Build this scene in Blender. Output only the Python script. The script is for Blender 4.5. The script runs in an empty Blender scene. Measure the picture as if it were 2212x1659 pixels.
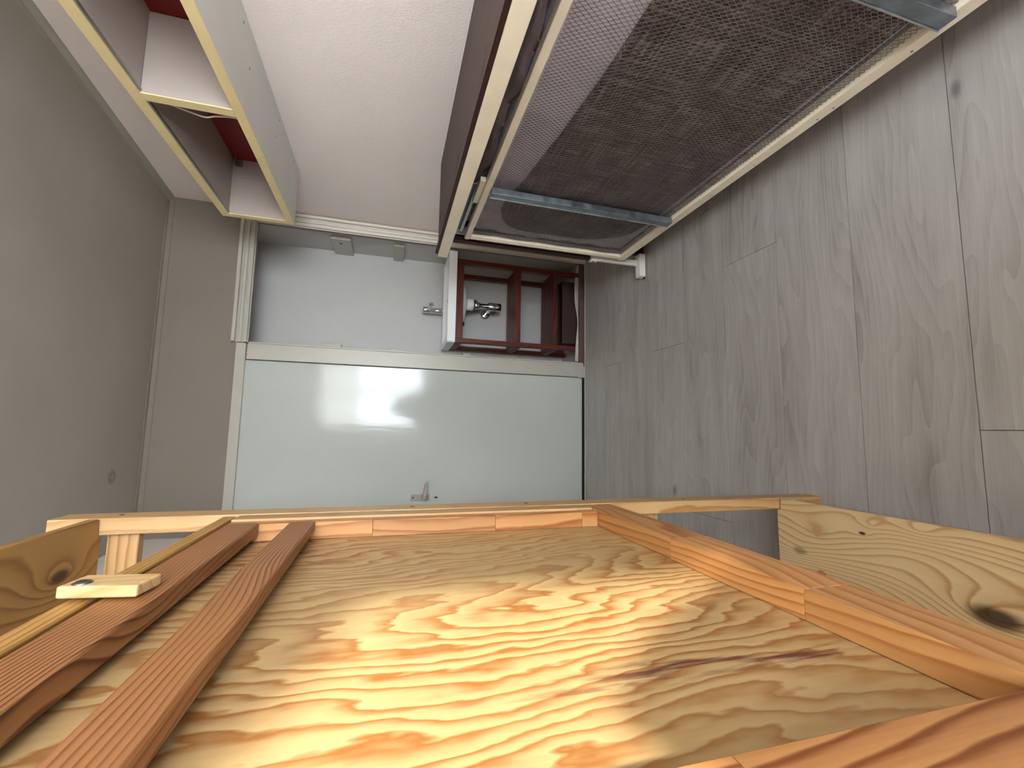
import bpy, bmesh, math, random
import numpy as np
from mathutils import Vector, Matrix

random.seed(7)
S = bpy.context.scene
COL = S.collection

# ------------------------------------------------------------------ camera
CAMZ = 1.242
ROW_X = Vector((0.016817, -0.273129, -0.961830))    # image right
ROW_Y = Vector((-0.994007, 0.099353, -0.045593))    # image down
ROW_F = Vector((0.108014, 0.956833, -0.269822))     # view direction
cam_data = bpy.data.cameras.new('camera')
cam_data.sensor_fit = 'HORIZONTAL'
cam_data.sensor_width = 36.0
cam_data.lens = 947.607 / 2212.0 * 36.0
cam_data.clip_start = 0.01
cam = bpy.data.objects.new('camera', cam_data)
mw = Matrix.Identity(4)
for i in range(3):
    mw[i][0] = ROW_X[i]; mw[i][1] = -ROW_Y[i]; mw[i][2] = -ROW_F[i]
mw[2][3] = CAMZ
cam.matrix_world = mw
COL.objects.link(cam)
S.camera = cam

# ------------------------------------------------------------------ world, sun, exposure
world = bpy.data.worlds.new('sky')
S.world = world
world.use_nodes = True
bg = world.node_tree.nodes['Background']
bg.inputs['Color'].default_value = (0.83, 0.90, 0.98, 1)
bg.inputs['Strength'].default_value = 6.0

SUN_DIR = Vector((-0.641, 1.0, -0.23)).normalized()
sun_data = bpy.data.lights.new('sun', 'SUN')
sun_data.energy = 2.1
sun_data.color = (1.0, 0.96, 0.84)
sun_data.angle = math.radians(2.2)
sun = bpy.data.objects.new('sun', sun_data)
sun.rotation_euler = SUN_DIR.to_track_quat('-Z', 'Y').to_euler()
sun.location = (3, -4, 3)
COL.objects.link(sun)

# window opening in the near wall (behind the camera)
NEAR, FAR, LEFT, RIGHT = -1.10, 2.645, -0.56, 1.22
WX0, WX1, WZ0, WZ1 = 0.03, 0.947, 0.75, 2.15
por_data = bpy.data.lights.new('window_portal', 'AREA')
por_data.shape = 'RECTANGLE'
por_data.size = WX1 - WX0; por_data.size_y = WZ1 - WZ0
por_data.cycles.is_portal = True
por = bpy.data.objects.new('window_portal', por_data)
por.location = ((WX0 + WX1) / 2, NEAR - 0.13, (WZ0 + WZ1) / 2)
por.rotation_euler = (math.radians(90), 0, 0)
# area lights shine along local -Z: turn it so that it looks into the room (+Y)
por.rotation_euler = Vector((0, 1, 0)).to_track_quat('-Z', 'Z').to_euler()
COL.objects.link(por)

S.view_settings.view_transform = 'Standard'
S.view_settings.look = 'None'
S.view_settings.gamma = 1.0
S.view_settings.use_curve_mapping = False
S.view_settings.exposure = 2.9
S.cycles.max_bounces = 12
S.cycles.diffuse_bounces = 8
S.cycles.glossy_bounces = 6
S.cycles.transparent_max_bounces = 12
S.cycles.caustics_reflective = False
S.cycles.caustics_refractive = False
S.cycles.sample_clamp_indirect = 6.0

# ------------------------------------------------------------------ materials
def s2l(r, g, b):
    def f(c):
        c /= 255.0
        return c / 12.92 if c <= 0.04045 else ((c + 0.055) / 1.055) ** 2.4
    return (f(r), f(g), f(b), 1.0)

class NT:
    def __init__(self, name):
        self.m = bpy.data.materials.new(name)
        self.m.use_nodes = True
        self.t = self.m.node_tree
        self.t.nodes.clear()
        self.out = self.n('ShaderNodeOutputMaterial')
        self.b = self.n('ShaderNodeBsdfPrincipled')
        self.l(self.b.outputs[0], self.out.inputs[0])
    def n(self, kind, **kw):
        x = self.t.nodes.new(kind)
        for k, v in kw.items():
            setattr(x, k, v)
        return x
    def l(self, a, b):
        self.t.links.new(a, b)
    def put(self, sock, v):
        if hasattr(v, 'is_output') or isinstance(v, bpy.types.NodeSocket):
            self.l(v, sock)
        else:
            sock.default_value = v
    def math(self, op, a, b=None, c=None, clamp=False):
        x = self.n('ShaderNodeMath', operation=op, use_clamp=clamp)
        self.put(x.inputs[0], a)
        if b is not None: self.put(x.inputs[1], b)
        if c is not None: self.put(x.inputs[2], c)
        return x.outputs[0]
    def vmath(self, op, a, b=None, scale=None):
        x = self.n('ShaderNodeVectorMath', operation=op)
        self.put(x.inputs[0], a)
        if b is not None: self.put(x.inputs[1], b)
        if scale is not None: self.put(x.inputs['Scale'], scale)
        return x.outputs['Value'] if op in ('LENGTH', 'DISTANCE', 'DOT_PRODUCT') else x.outputs[0]
    def noise(self, vec, scale, detail=2.0, rough=0.5):
        x = self.n('ShaderNodeTexNoise')
        self.put(x.inputs['Vector'], vec)
        x.inputs['Scale'].default_value = scale
        x.inputs['Detail'].default_value = detail
        x.inputs['Roughness'].default_value = rough
        return x.outputs['Fac']
    def mix(self, fac, a, b, mode='MIX'):
        x = self.n('ShaderNodeMix', data_type='RGBA', blend_type=mode)
        self.put(x.inputs[0], fac); self.put(x.inputs[6], a); self.put(x.inputs[7], b)
        return x.outputs[2]
    def ramp(self, fac, stops, interp='LINEAR'):
        x = self.n('ShaderNodeValToRGB')
        x.color_ramp.interpolation = interp
        while len(x.color_ramp.elements) < len(stops):
            x.color_ramp.elements.new(0.5)
        for e, (p, c) in zip(x.color_ramp.elements, stops):
            e.position = p; e.color = c
        self.put(x.inputs[0], fac)
        return x.outputs[0]
    def maprange(self, v, a, b, c=0.0, d=1.0, smooth=False):
        x = self.n('ShaderNodeMapRange')
        if smooth: x.interpolation_type = 'SMOOTHSTEP'
        self.put(x.inputs[0], v)
        for i, q in zip((1, 2, 3, 4), (a, b, c, d)): x.inputs[i].default_value = q
        return x.outputs[0]
    def obj(self):
        return self.n('ShaderNodeTexCoord').outputs['Object']
    def rnd(self):
        return self.n('ShaderNodeObjectInfo').outputs['Random']
    def bump(self, h, strength=0.2, dist=0.002):
        x = self.n('ShaderNodeBump')
        x.inputs['Strength'].default_value = strength
        x.inputs['Distance'].default_value = dist
        self.l(h, x.inputs['Height'])
        self.l(x.outputs[0], self.b.inputs['Normal'])
    def setp(self, color=None, rough=None, metal=None, spec=None):
        if color is not None: self.put(self.b.inputs['Base Color'], color)
        if rough is not None: self.put(self.b.inputs['Roughness'], rough)
        if metal is not None: self.b.inputs['Metallic'].default_value = metal
        if spec is not None: self.b.inputs['Specular IOR Level'].default_value = spec
        return self.m

def paint(name, rgb, rough=0.5, var=0.06, scale=6.0, bump=0.0, bscale=400.0, spec=0.5):
    t = NT(name)
    o = t.obj()
    n = t.noise(o, scale, 4, 0.6)
    f = t.maprange(n, 0.3, 0.7, 1 - var, 1 + var * 0.4)
    c = t.vmath('SCALE', rgb[:3], scale=f)
    if bump:
        t.bump(t.noise(o, bscale, 3, 0.6), bump, 0.001)
    return t.setp(c, rough, 0, spec)

def metal(name, rgb, rough=0.3, var=0.2, scale=30.0):
    t = NT(name)
    n = t.noise(t.obj(), scale, 4, 0.6)
    c = t.vmath('SCALE', rgb[:3], scale=t.maprange(n, 0.3, 0.7, 1 - var, 1 + var * 0.3))
    return t.setp(c, t.maprange(n, 0.3, 0.7, rough * 0.8, rough * 1.3), 1.0)

def wood(name, axis, light, dark, cross=None, freq=70.0, warp=1.2, wscale=5.0, along=0.25,
         jag=0.12, rough=0.45, tone=0.12, sharp=0.55, knots=(), randomize=True, streak=None,
         fibre=0.16, plugs=(), spec=0.4, tint=None, gain=.64, side=.6):
    """grain along `axis`; `cross` is the axis counted across the rings"""
    t = NT(name)
    co = t.obj()
    rnd = t.rnd()
    ax = 'XYZ'.index(axis)
    cr = 'XYZ'.index(cross) if cross else (ax + 1) % 3
    base = co
    if randomize:
        off = t.n('ShaderNodeCombineXYZ')
        for i in range(3):
            t.l(t.math('MULTIPLY', rnd, (37.0, 61.0, 83.0)[i]), off.inputs[i])
        co = t.vmath('ADD', co, off.outputs[0])
    sc = [1.0, 1.0, 1.0]; sc[ax] = along
    p = t.vmath('MULTIPLY', co, tuple(sc))
    sc2 = [1.0, 1.0, 1.0]; sc2[ax] = 0.35
    pj = t.vmath('MULTIPLY', co, tuple(sc2))
    sep = t.n('ShaderNodeSeparateXYZ'); t.l(co, sep.inputs[0])
    ot = 3 - ax - cr
    f = t.math('MULTIPLY', t.math('ADD', sep.outputs[cr], t.math('MULTIPLY', sep.outputs[ot], side)), freq)
    f = t.math('ADD', f, t.math('MULTIPLY', t.noise(p, wscale, 1.5, 0.45), warp * 12.0))
    f = t.math('ADD', f, t.math('MULTIPLY', t.noise(pj, 45.0, 2.0, 0.5), jag * 8.0))
    kd = None
    for (kx, ky, kz, size, amp, darkness) in knots:
        d = t.vmath('SUBTRACT', base, (kx, ky, kz))
        st = [1.0, 1.0, 1.0]; st[ax] = 0.45
        d = t.vmath('LENGTH', t.vmath('MULTIPLY', d, tuple(st)))
        q = t.math('DIVIDE', d, size)
        e = t.math('POWER', 2.71828, t.math('MULTIPLY', t.math('POWER', q, 1.3), -1.0))
        f = t.math('ADD', f, t.math('MULTIPLY', e, amp))
        if darkness > 0:
            m_ = t.math('MULTIPLY', t.maprange(q, 0.15, 0.42, 1.0, 0.0, True), darkness)
            kd = m_ if kd is None else t.math('MAXIMUM', kd, m_)
    fr = t.math('FRACT', f)
    # earlywood -> latewood, then an abrupt fall back
    g = t.ramp(fr, [(0.0, (0.10, 0.10, 0.10, 1)), (sharp, (0.35, 0.35, 0.35, 1)), (0.86, (1, 1, 1, 1)), (0.95, (0.5, 0.5, 0.5, 1)), (1.0, (0.10, 0.10, 0.10, 1))])
    sc3 = [420.0, 420.0, 420.0]; sc3[ax] = 9.0
    fib = t.noise(t.vmath('MULTIPLY', co, tuple(sc3)), 1.0, 2.0, 0.6)
    g = t.math('ADD', g, t.math('MULTIPLY', t.math('SUBTRACT', fib, 0.5), fibre * 2))
    big = t.noise(p, 3.0, 2.0, 0.5)
    g = t.math('MULTIPLY', g, t.maprange(big, 0.3, 0.7, 0.6, 1.15), clamp=True)
    c = t.mix(g, light, dark)
    if tint is not None:
        c = t.mix(t.math('MULTIPLY', t.maprange(rnd, 0.35, 1.0, 0.0, 0.85), 1.0), c, tint, 'MULTIPLY')
    if streak is not None:
        (cc, pos, width, lo, hi, col) = streak
        bs = t.n('ShaderNodeSeparateXYZ'); t.l(base, bs.inputs[0])
        wob = t.math('MULTIPLY', t.math('SUBTRACT', t.noise(p, 9.0, 3, 0.6), 0.5), 0.06)
        dd = t.math('ABSOLUTE', t.math('SUBTRACT', t.math('ADD', bs.outputs[cc], wob), pos))
        m1 = t.maprange(dd, width * 0.2, width, 1.0, 0.0, True)
        z_ = bs.outputs[ax]
        m2 = t.math('MULTIPLY', t.maprange(z_, lo, lo + 0.05), t.maprange(z_, hi - 0.22, hi, 1.0, 0.0))
        m3 = t.maprange(t.noise(t.vmath('MULTIPLY', base, (120, 120, 12)), 1.0, 3, 0.6), 0.46, 0.62)
        c = t.mix(t.math('MULTIPLY', t.math('MULTIPLY', m1, m2), m3, clamp=True), c, col)
    if kd is not None:
        c = t.mix(kd, c, s2l(52, 30, 14))
    for (kx, ky, kz, rad, col) in plugs:
        d = t.vmath('LENGTH', t.vmath('SUBTRACT', base, (kx, ky, kz)))
        c = t.mix(t.maprange(d, rad * 0.94, rad, 1.0, 0.0), c, col)
    c = t.vmath('SCALE', c, scale=t.maprange(rnd, 0, 1, (1 - tone) * gain, (1 + tone * 0.6) * gain))
    t.bump(g, 0.06, 0.001)
    return t.setp(c, rough, 0, spec)

PINE_L, PINE_D = s2l(232, 194, 140), s2l(188, 128, 66)
M = {}
M['pineZ'] = wood('pine_upright', 'Z', PINE_L, PINE_D, freq=60, warp=.55, cross='Y', jag=.05)
M['pineY'] = wood('pine_length', 'Y', s2l(230, 188, 128), s2l(184, 122, 58), freq=80, warp=.4, cross='Z', jag=.05)
M['pineX'] = wood('pine_cross', 'X', PINE_L, PINE_D, freq=60, warp=.5, cross='Z', jag=.05)
M['board_low'] = wood('pine_board_knotty', 'Y', s2l(228, 202, 154), s2l(172, 126, 70), gain=.8, freq=66, warp=1.25, wscale=6, cross='X', jag=.03, sharp=.6,
    knots=((-.0005, -.010, .009, .062, 6.5, .9), (.126, .195, .009, .02, 2.4, 0.0), (.08, .332, .009, .05, 3.2, 0.2), (.10, .218, .009, .012, 1.2, 1.0),
           (.018, .385, .009, .03, 2.0, .5), (.134, .097, .009, .025, 2.4, 0.0)), randomize=False,
    plugs=((.0795, .332, .009, .0135, s2l(196, 152, 104)), (-.0285, .326, .009, .014, s2l(182, 140, 94))))
M['board_top'] = wood('pine_board_dark', 'Y', s2l(206, 160, 92), s2l(140, 88, 36), freq=40, warp=.55, wscale=5, cross='X', jag=.03,
    knots=((.073, .35, -.009, .035, 4.0, .9),), randomize=False)
M['flapZ'] = wood('flap_frame_upright', 'Z', s2l(222, 166, 106), s2l(170, 100, 48), freq=46, warp=.8, cross='X', jag=.04, tone=.14)
M['flapY'] = wood('flap_frame_length', 'Y', s2l(236, 176, 110), s2l(192, 116, 56), freq=90, warp=.7, wscale=7, cross='X', jag=.04, tone=.14)
M['flapZy'] = wood('flap_frame_near', 'Z', s2l(214, 152, 92), s2l(140, 78, 36), freq=70, warp=.9, cross='Y', jag=.04, tone=.1)
M['legY'] = wood('table_leg_wood', 'Y', s2l(196, 136, 84), s2l(104, 56, 28), freq=190, warp=2.2, wscale=3.2, along=.6, cross='Z', jag=.02, tone=.05)
M['ply'] = wood('pine_plywood', 'Z', s2l(236, 202, 142), s2l(184, 120, 60), freq=32, warp=1.3, wscale=4.5, along=.42, cross='Y', jag=.22,
    sharp=.45, rough=.42, tone=0, randomize=False, fibre=.12, gain=.54,
    streak=(1, .357 - .576, .028, -.36, .10, s2l(128, 72, 56)))
M['batten'] = wood('pine_top_edge', 'Y', s2l(218, 172, 98), s2l(166, 110, 48), freq=120, warp=.4, cross='Z', jag=.03)
M['latch'] = wood('latch_wood', 'Z', s2l(240, 204, 150), s2l(214, 166, 104), freq=60, warp=.5, cross='Y', jag=.03)
M['mahog'] = wood('mahogany', 'Z', s2l(158, 52, 22), s2l(76, 18, 8), freq=40, warp=.6, cross='X', rough=.4, gain=.42)
M['mahogX'] = wood('mahogany_shelf', 'X', s2l(154, 66, 40), s2l(80, 26, 14), freq=40, warp=.7, cross='Y', rough=.4, gain=.42)
M['cab_dark'] = wood('dark_cabinet_wood', 'Y', s2l(84, 34, 18), s2l(46, 14, 8), freq=60, warp=.5, cross='X', rough=.45, gain=.42)
M['cab_darkZ'] = wood('dark_end_panel_wood', 'Z', s2l(84, 30, 18), s2l(44, 12, 8), freq=60, warp=.5, cross='Y', rough=.5, gain=.42)

# shelf top: dull brown, worn
t = NT('worn_brown_top')
o = t.obj()
st = t.noise(t.vmath('MULTIPLY', o, (60, 6, 60)), 1.0, 4, .6)
pt = t.noise(o, 7.0, 4, .6)
c = t.mix(st, s2l(94, 78, 71), s2l(66, 50, 45))
c = t.mix(t.maprange(pt, .60, .66, 0, .7), c, s2l(52, 26, 18))
sd = t.vmath('LENGTH', t.vmath('MULTIPLY', t.vmath('SUBTRACT', o, (-.125, .485, .013)), (1, .55, 0)))
sd = t.math('ADD', sd, t.math('MULTIPLY', t.math('SUBTRACT', t.noise(o, 26, 3, .6), .5), .06))
c = t.mix(t.maprange(sd, .016, .028, .8, 0), c, s2l(44, 26, 20))
M['shelf_top'] = t.setp(c, .55, 0, .2)

M['cream'] = paint('cream_paint', s2l(242, 233, 210), .38, .07, 9)
M['creamyellow'] = paint('cream_yellow_edge', s2l(232, 214, 160), .4, .06, 8)
M['whitepaint'] = paint('white_paint', s2l(228, 226, 216), .35, .05, 6)
M['unitshaded'] = paint('shelf_unit_shaded_white', s2l(172, 161, 153), .5, .05, 5)  # white dulled and pinkened by painted-in shade and red bounce
M['unitunder'] = paint('shelf_unit_underside', s2l(206, 206, 198), .42, .05, 5)
M['red'] = paint('red_back', s2l(112, 6, 6), .5, .08, 6)
M['nichewall'] = paint('niche_white', s2l(185, 185, 182), .45, .04, 5)
M['trim'] = paint('trim_white', s2l(176, 173, 160), .35, .05, 8)
M['ceramic'] = paint('white_ceramic', s2l(240, 240, 244), .12, .02, 4)
M['chrome'] = metal('chrome', (.80, .80, .82), .08, .05)
M['galv'] = metal('galvanised_steel', (.34, .38, .42), .42, .35, 25)
M['galvlight'] = metal('galvanised_bright', (.62, .66, .68), .4, .25, 40)
M['wire'] = metal('mesh_wire', (.42, .41, .42), .36, .4, 14); M['wire'].node_tree.nodes['Principled BSDF'].inputs['Metallic'].default_value = .6
M['screw'] = metal('screw_steel', (.30, .30, .31), .3, .2)
M['zinc'] = metal('zinc_bracket', (.42, .43, .42), .45, .2)
M['black'] = paint('black_void', (.006, .006, .006, 1), .7, .1)
M['darkbrown'] = paint('dark_brown_board', s2l(52, 34, 26), .6, .25, 12)
M['thresh'] = paint('threshold_brown', s2l(92, 70, 58), .5, .2, 20)
M['lino'] = paint('lino_edge', s2l(196, 190, 184), .5, .2, 18)
M['blackrubber'] = paint('black_hose', (.012, .012, .012, 1), .35, .1)
M['plastic_white'] = paint('white_plastic', s2l(232, 232, 230), .3, .03)
M['cable'] = paint('cable_white', s2l(206, 196, 188), .45, .05)
M['handle'] = paint('handle_grey', s2l(158, 150, 143), .3, .05)

# textured wall paper on the right wall
def wallmat(name, rgb, strength):
    t = NT(name)
    o = t.obj()
    n = t.noise(o, 1.8, 4, .55)
    c = t.vmath('SCALE', rgb[:3], scale=t.maprange(n, .3, .7, .95, 1.02))
    w = t.noise(t.vmath('MULTIPLY', o, (1, 1, .55)), 190, 2, .6)
    t.bump(w, strength, .0016)
    return t.setp(c, .65, 0, .3)
M['wallpaper'] = wallmat('woven_wallpaper', s2l(240, 231, 226), .6)
M['wall'] = wallmat('plain_wall', s2l(130, 122, 110), .05)
M['exterior'] = paint('outside_wall', s2l(200, 196, 188), .7, .05)

# ceiling with a smudge of its own
t = NT('ceiling_paint')
o = t.n('ShaderNodeTexCoord').outputs['Object']
n = t.noise(o, 2.2, 4, .55)
c = t.vmath('SCALE', s2l(170, 165, 154)[:3], scale=t.maprange(n, .3, .7, .94, 1.03))
d = t.vmath('LENGTH', t.vmath('MULTIPLY', t.vmath('SUBTRACT', o, (-.226, 2.358, 2.39)), (1, .8, 0)))
w = t.math('ADD', d, t.math('MULTIPLY', t.math('SUBTRACT', t.noise(o, 60, 2, .5), .5), .03))
smudge = t.math('MULTIPLY', t.maprange(w, .026, .034, 1, 0), t.maprange(w, .002, .012, .35, 1))
c = t.mix(t.math('MULTIPLY', smudge, .5), c, s2l(110, 104, 92))
M['ceiling'] = t.setp(c, .6, 0, .25)

# glossy door paint with slight brush waves
t = NT('gloss_door_paint')
o = t.obj()
n = t.noise(o, 2.0, 3, .5)
c = t.vmath('SCALE', s2l(180, 185, 179)[:3], scale=t.maprange(n, .3, .7, .97, 1.02))
wv = t.math('ADD', t.noise(t.vmath('MULTIPLY', o, (26, 1, 5)), 1.0, 3, .5), t.math('MULTIPLY', t.noise(o, 3.0, 1, .5), 2.0))
t.bump(wv, .09, .004)
M['door'] = t.setp(c, .10, 0, .3)

# laminate floor plank: grey oak, grain along X, each plank its own piece of grain
t = NT('grey_oak_laminate')
co = t.obj(); rnd = t.rnd()
off = t.n('ShaderNodeCombineXYZ')
for i in range(3): t.l(t.math('MULTIPLY', rnd, (91.0, 47.0, 13.0)[i]), off.inputs[i])
p = t.vmath('ADD', co, off.outputs[0])
sp = t.n('ShaderNodeSeparateXYZ'); t.l(p, sp.inputs[0])
warp = t.noise(t.vmath('MULTIPLY', p, (.9, 5.0, 1)), 1.3, 2, .5)
f = t.math('ADD', t.math('MULTIPLY', sp.outputs[1], 34.0), t.math('MULTIPLY', warp, 13.0))
ring = t.math('FRACT', f)
g1 = t.maprange(ring, 0, 1, .30, .66)
fine = t.noise(t.vmath('MULTIPLY', p, (9, 330, 1)), 1.0, 4, .7)
band = t.noise(t.vmath('MULTIPLY', p, (1.6, 14, 1)), 1.0, 4, .6)
g = t.math('ADD', t.math('MULTIPLY', g1, .45), t.math('ADD', t.math('MULTIPLY', fine, .45), t.math('MULTIPLY', band, .85)))
c = t.ramp(g, [(.58, s2l(134, 131, 127)), (.80, s2l(160, 157, 153)), (.92, s2l(166, 163, 159)), (1.0, s2l(172, 170, 166))])
kn = t.n('ShaderNodeTexVoronoi'); kn.feature = 'F1'
t.l(t.vmath('MULTIPLY', p, (1.0, 2.1, 0)), kn.inputs['Vector']); kn.inputs['Scale'].default_value = 2.3
c = t.mix(t.maprange(kn.outputs['Distance'], .02, .075, .6, 0, True), c, s2l(74, 70, 68))
c = t.vmath('SCALE', c, scale=t.maprange(rnd, 0, 1, .93, 1.05))
t.bump(fine, .08, .001)
M['floor'] = t.setp(c, .38, 0, .4)
M['floor_joint'] = paint('floor_joint', s2l(52, 50, 48), .8, .1)

# mattress ticking and pale mattress cover
t = NT('brown_ticking')
o = t.obj()
sp = t.n('ShaderNodeSeparateXYZ'); t.l(o, sp.inputs[0])
vert = t.noise(t.vmath('MULTIPLY', o, (1, 150, 8)), 1.0, 2, .6)
hori = t.noise(t.vmath('MULTIPLY', o, (1, 5, 190)), 1.0, 2, .6)
blot = t.noise(o, 9, 3, .6)
f = t.math('ADD', t.math('MULTIPLY', vert, .55), t.math('MULTIPLY', hori, .55))
c = t.ramp(f, [(.38, s2l(58, 47, 44)), (.55, s2l(98, 85, 80)), (.70, s2l(170, 157, 150))])
c = t.mix(t.maprange(blot, .5, .7, 0, .45), c, s2l(92, 68, 60))
M['ticking'] = t.setp(c, .85, 0, .15)
M['mattress'] = paint('pale_mattress_cover', s2l(230, 228, 246), .8, .12, 7)
M['blanket'] = paint('lilac_grey_bedding', s2l(132, 118, 122), .9, .35, 11, .4, 120)
M['pillow'] = paint('pillow_cloth', s2l(208, 206, 202), .9, .08, 6)

# window glass: clear with a faint mirror
t = NT('window_glass')
tr = t.n('ShaderNodeBsdfTransparent'); gl = t.n('ShaderNodeBsdfGlossy'); gl.inputs['Roughness'].default_value = .02
ms = t.n('ShaderNodeMixShader'); ms.inputs[0].default_value = .07
t.l(tr.outputs[0], ms.inputs[1]); t.l(gl.outputs[0], ms.inputs[2]); t.l(ms.outputs[0], t.out.inputs[0])
M['glass'] = t.m
# added sun-trimming blind: white cloth that lets light through
t = NT('sun_trim_blind_cloth')
df = t.n('ShaderNodeBsdfDiffuse'); tl = t.n('ShaderNodeBsdfTranslucent')
wn = t.noise(t.obj(), 60, 3, .6)
for x in (df, tl): t.l(t.mix(wn, s2l(248, 247, 243), s2l(242, 241, 236)), x.inputs[0])
ms = t.n('ShaderNodeMixShader'); ms.inputs[0].default_value = .8
t.l(df.outputs[0], ms.inputs[1]); t.l(tl.outputs[0], ms.inputs[2]); t.l(ms.outputs[0], t.out.inputs[0])
M['blind'] = t.m

# ------------------------------------------------------------------ mesh helpers
def world_loc(o):
    v = Vector(o.location)
    while o.parent:
        o = o.parent; v = v + Vector(o.location)
    return v

def obj(name, me, mat, parent=None, loc=(0, 0, 0), smooth=False):
    if mat is not None and not me.materials: me.materials.append(mat)
    if smooth:
        me.polygons.foreach_set('use_smooth', [True] * len(me.polygons)); me.update()
    o = bpy.data.objects.new(name, me)
    COL.objects.link(o)
    loc = Vector(loc)
    if parent is not None:
        o.parent = parent
        loc = loc - world_loc(parent)
    o.location = loc
    return o

def empty(name, loc):
    o = bpy.data.objects.new(name, None)
    o.empty_display_size = .05
    COL.objects.link(o); o.location = loc
    return o

def tag(o, label=None, cat=None, group=None, kind=None):
    if label: o['label'] = label
    if cat: o['category'] = cat
    if group: o['group'] = group
    if kind: o['kind'] = kind
    return o

def bm_box(bm, x0, x1, y0, y1, z0, z1):
    v = [bm.verts.new(p) for p in ((x0, y0, z0), (x1, y0, z0), (x1, y1, z0), (x0, y1, z0), (x0, y0, z1), (x1, y0, z1), (x1, y1, z1), (x0, y1, z1))]
    for q in ((3, 2, 1, 0), (4, 5, 6, 7), (0, 1, 5, 4), (1, 2, 6, 5), (2, 3, 7, 6), (3, 0, 4, 7)):
        bm.faces.new([v[i] for i in q])

def bm_mesh(bm, name):
    me = bpy.data.meshes.new(name)
    bmesh.ops.recalc_face_normals(bm, faces=bm.faces)
    bm.to_mesh(me); bm.free()
    return me

def box(name, x0, x1, y0, y1, z0, z1, mat, parent=None, bev=0.0, seg=2, rot=None):
    c = Vector(((x0 + x1) / 2, (y0 + y1) / 2, (z0 + z1) / 2))
    bm = bmesh.new()
    bm_box(bm, x0 - c.x, x1 - c.x, y0 - c.y, y1 - c.y, z0 - c.z, z1 - c.z)
    if bev:
        bmesh.ops.bevel(bm, geom=list(bm.edges), offset=bev, segments=seg, affect='EDGES', profile=.5)
    if rot: bmesh.ops.rotate(bm, verts=bm.verts, cent=(0, 0, 0), matrix=rot)
    return obj(name, bm_mesh(bm, name), M[mat], parent, c)

def boxes(name, lst, mat, parent=None):
    bm = bmesh.new()
    for b in lst: bm_box(bm, *b)
    return obj(name, bm_mesh(bm, name), M[mat], parent, (0, 0, 0))

def prism(name, pts, axis, a0, a1, mat, parent=None, bev=0.0):
    """polygon pts in the two other axes (cyclic order), extruded along axis; origin at its middle"""
    ax = 'XYZ'.index(axis); i, j = [k for k in range(3) if k != ax]
    us = [p[0] for p in pts]; vs = [p[1] for p in pts]
    c = [0, 0, 0]
    c[i] = (min(us) + max(us)) / 2; c[j] = (min(vs) + max(vs)) / 2; c[ax] = (a0 + a1) / 2
    bm = bmesh.new()
    rings = []
    for a in (a0, a1):
        r = []
        for u, v in pts:
            p = [0, 0, 0]; p[i] = u - c[i]; p[j] = v - c[j]; p[ax] = a - c[ax]
            r.append(bm.verts.new(p))
        rings.append(r)
    n = len(pts)
    bm.faces.new(rings[0]); bm.faces.new(list(reversed(rings[1])))
    for k in range(n):
        bm.faces.new((rings[0][k], rings[1][k], rings[1][(k + 1) % n], rings[0][(k + 1) % n]))
    if bev: bmesh.ops.bevel(bm, geom=list(bm.edges), offset=bev, segments=2, affect='EDGES')
    return obj(name, bm_mesh(bm, name), M[mat], parent, c)

def lathe(name, prof, mat, parent, loc, axis='Z', seg=28, smooth=True):
    """profile (radius, height) turned about the axis"""
    bm = bmesh.new()
    rings = []
    for r, hh in prof:
        ring = []
        for k in range(seg):
            a = 2 * math.pi * k / seg
            ring.append(bm.verts.new((r * math.cos(a), r * math.sin(a), hh)))
        rings.append(ring)
    for q in range(len(rings) - 1):
        for k in range(seg):
            bm.faces.new((rings[q][k], rings[q][(k + 1) % seg], rings[q + 1][(k + 1) % seg], rings[q + 1][k]))
    bm.faces.new(list(reversed(rings[0]))); bm.faces.new(rings[-1])
    if axis == 'X': bmesh.ops.rotate(bm, verts=bm.verts, cent=(0, 0, 0), matrix=Matrix.Rotation(math.radians(90), 3, 'Y'))
    if axis == 'Y': bmesh.ops.rotate(bm, verts=bm.verts, cent=(0, 0, 0), matrix=Matrix.Rotation(math.radians(-90), 3, 'X'))
    o = obj(name, bm_mesh(bm, name), M[mat], parent, loc)
    if smooth:
        for p in o.data.polygons: p.use_smooth = len(p.vertices) == 4
    return o

def tube(name, pts, rad, mat, parent=None, seg=10, loc=None):
    pts = [Vector(p) for p in pts]
    c = sum(pts, Vector()) / len(pts) if loc is None else Vector(loc)
    bm = bmesh.new(); rings = []
    prev = None
    for k, p in enumerate(pts):
        d = (pts[min(k + 1, len(pts) - 1)] - pts[max(k - 1, 0)]).normalized()
        u = d.cross(Vector((0, 0, 1)) if abs(d.z) < .9 else Vector((1, 0, 0))).normalized() if prev is None else (prev - d * prev.dot(d)).normalized()
        prev = u; v = d.cross(u)
        r = rad[k] if isinstance(rad, (list, tuple)) else rad
        rings.append([bm.verts.new(p - c + (u * math.cos(2 * math.pi * s / seg) + v * math.sin(2 * math.pi * s / seg)) * r) for s in range(seg)])
    for a, b in zip(rings, rings[1:]):
        for s in range(seg): bm.faces.new((a[s], a[(s + 1) % seg], b[(s + 1) % seg], b[s]))
    bm.faces.new(list(reversed(rings[0]))); bm.faces.new(rings[-1])
    o = obj(name, bm_mesh(bm, name), M[mat], parent, c)
    for p in o.data.polygons: p.use_smooth = len(p.vertices) == 4
    return o

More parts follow.
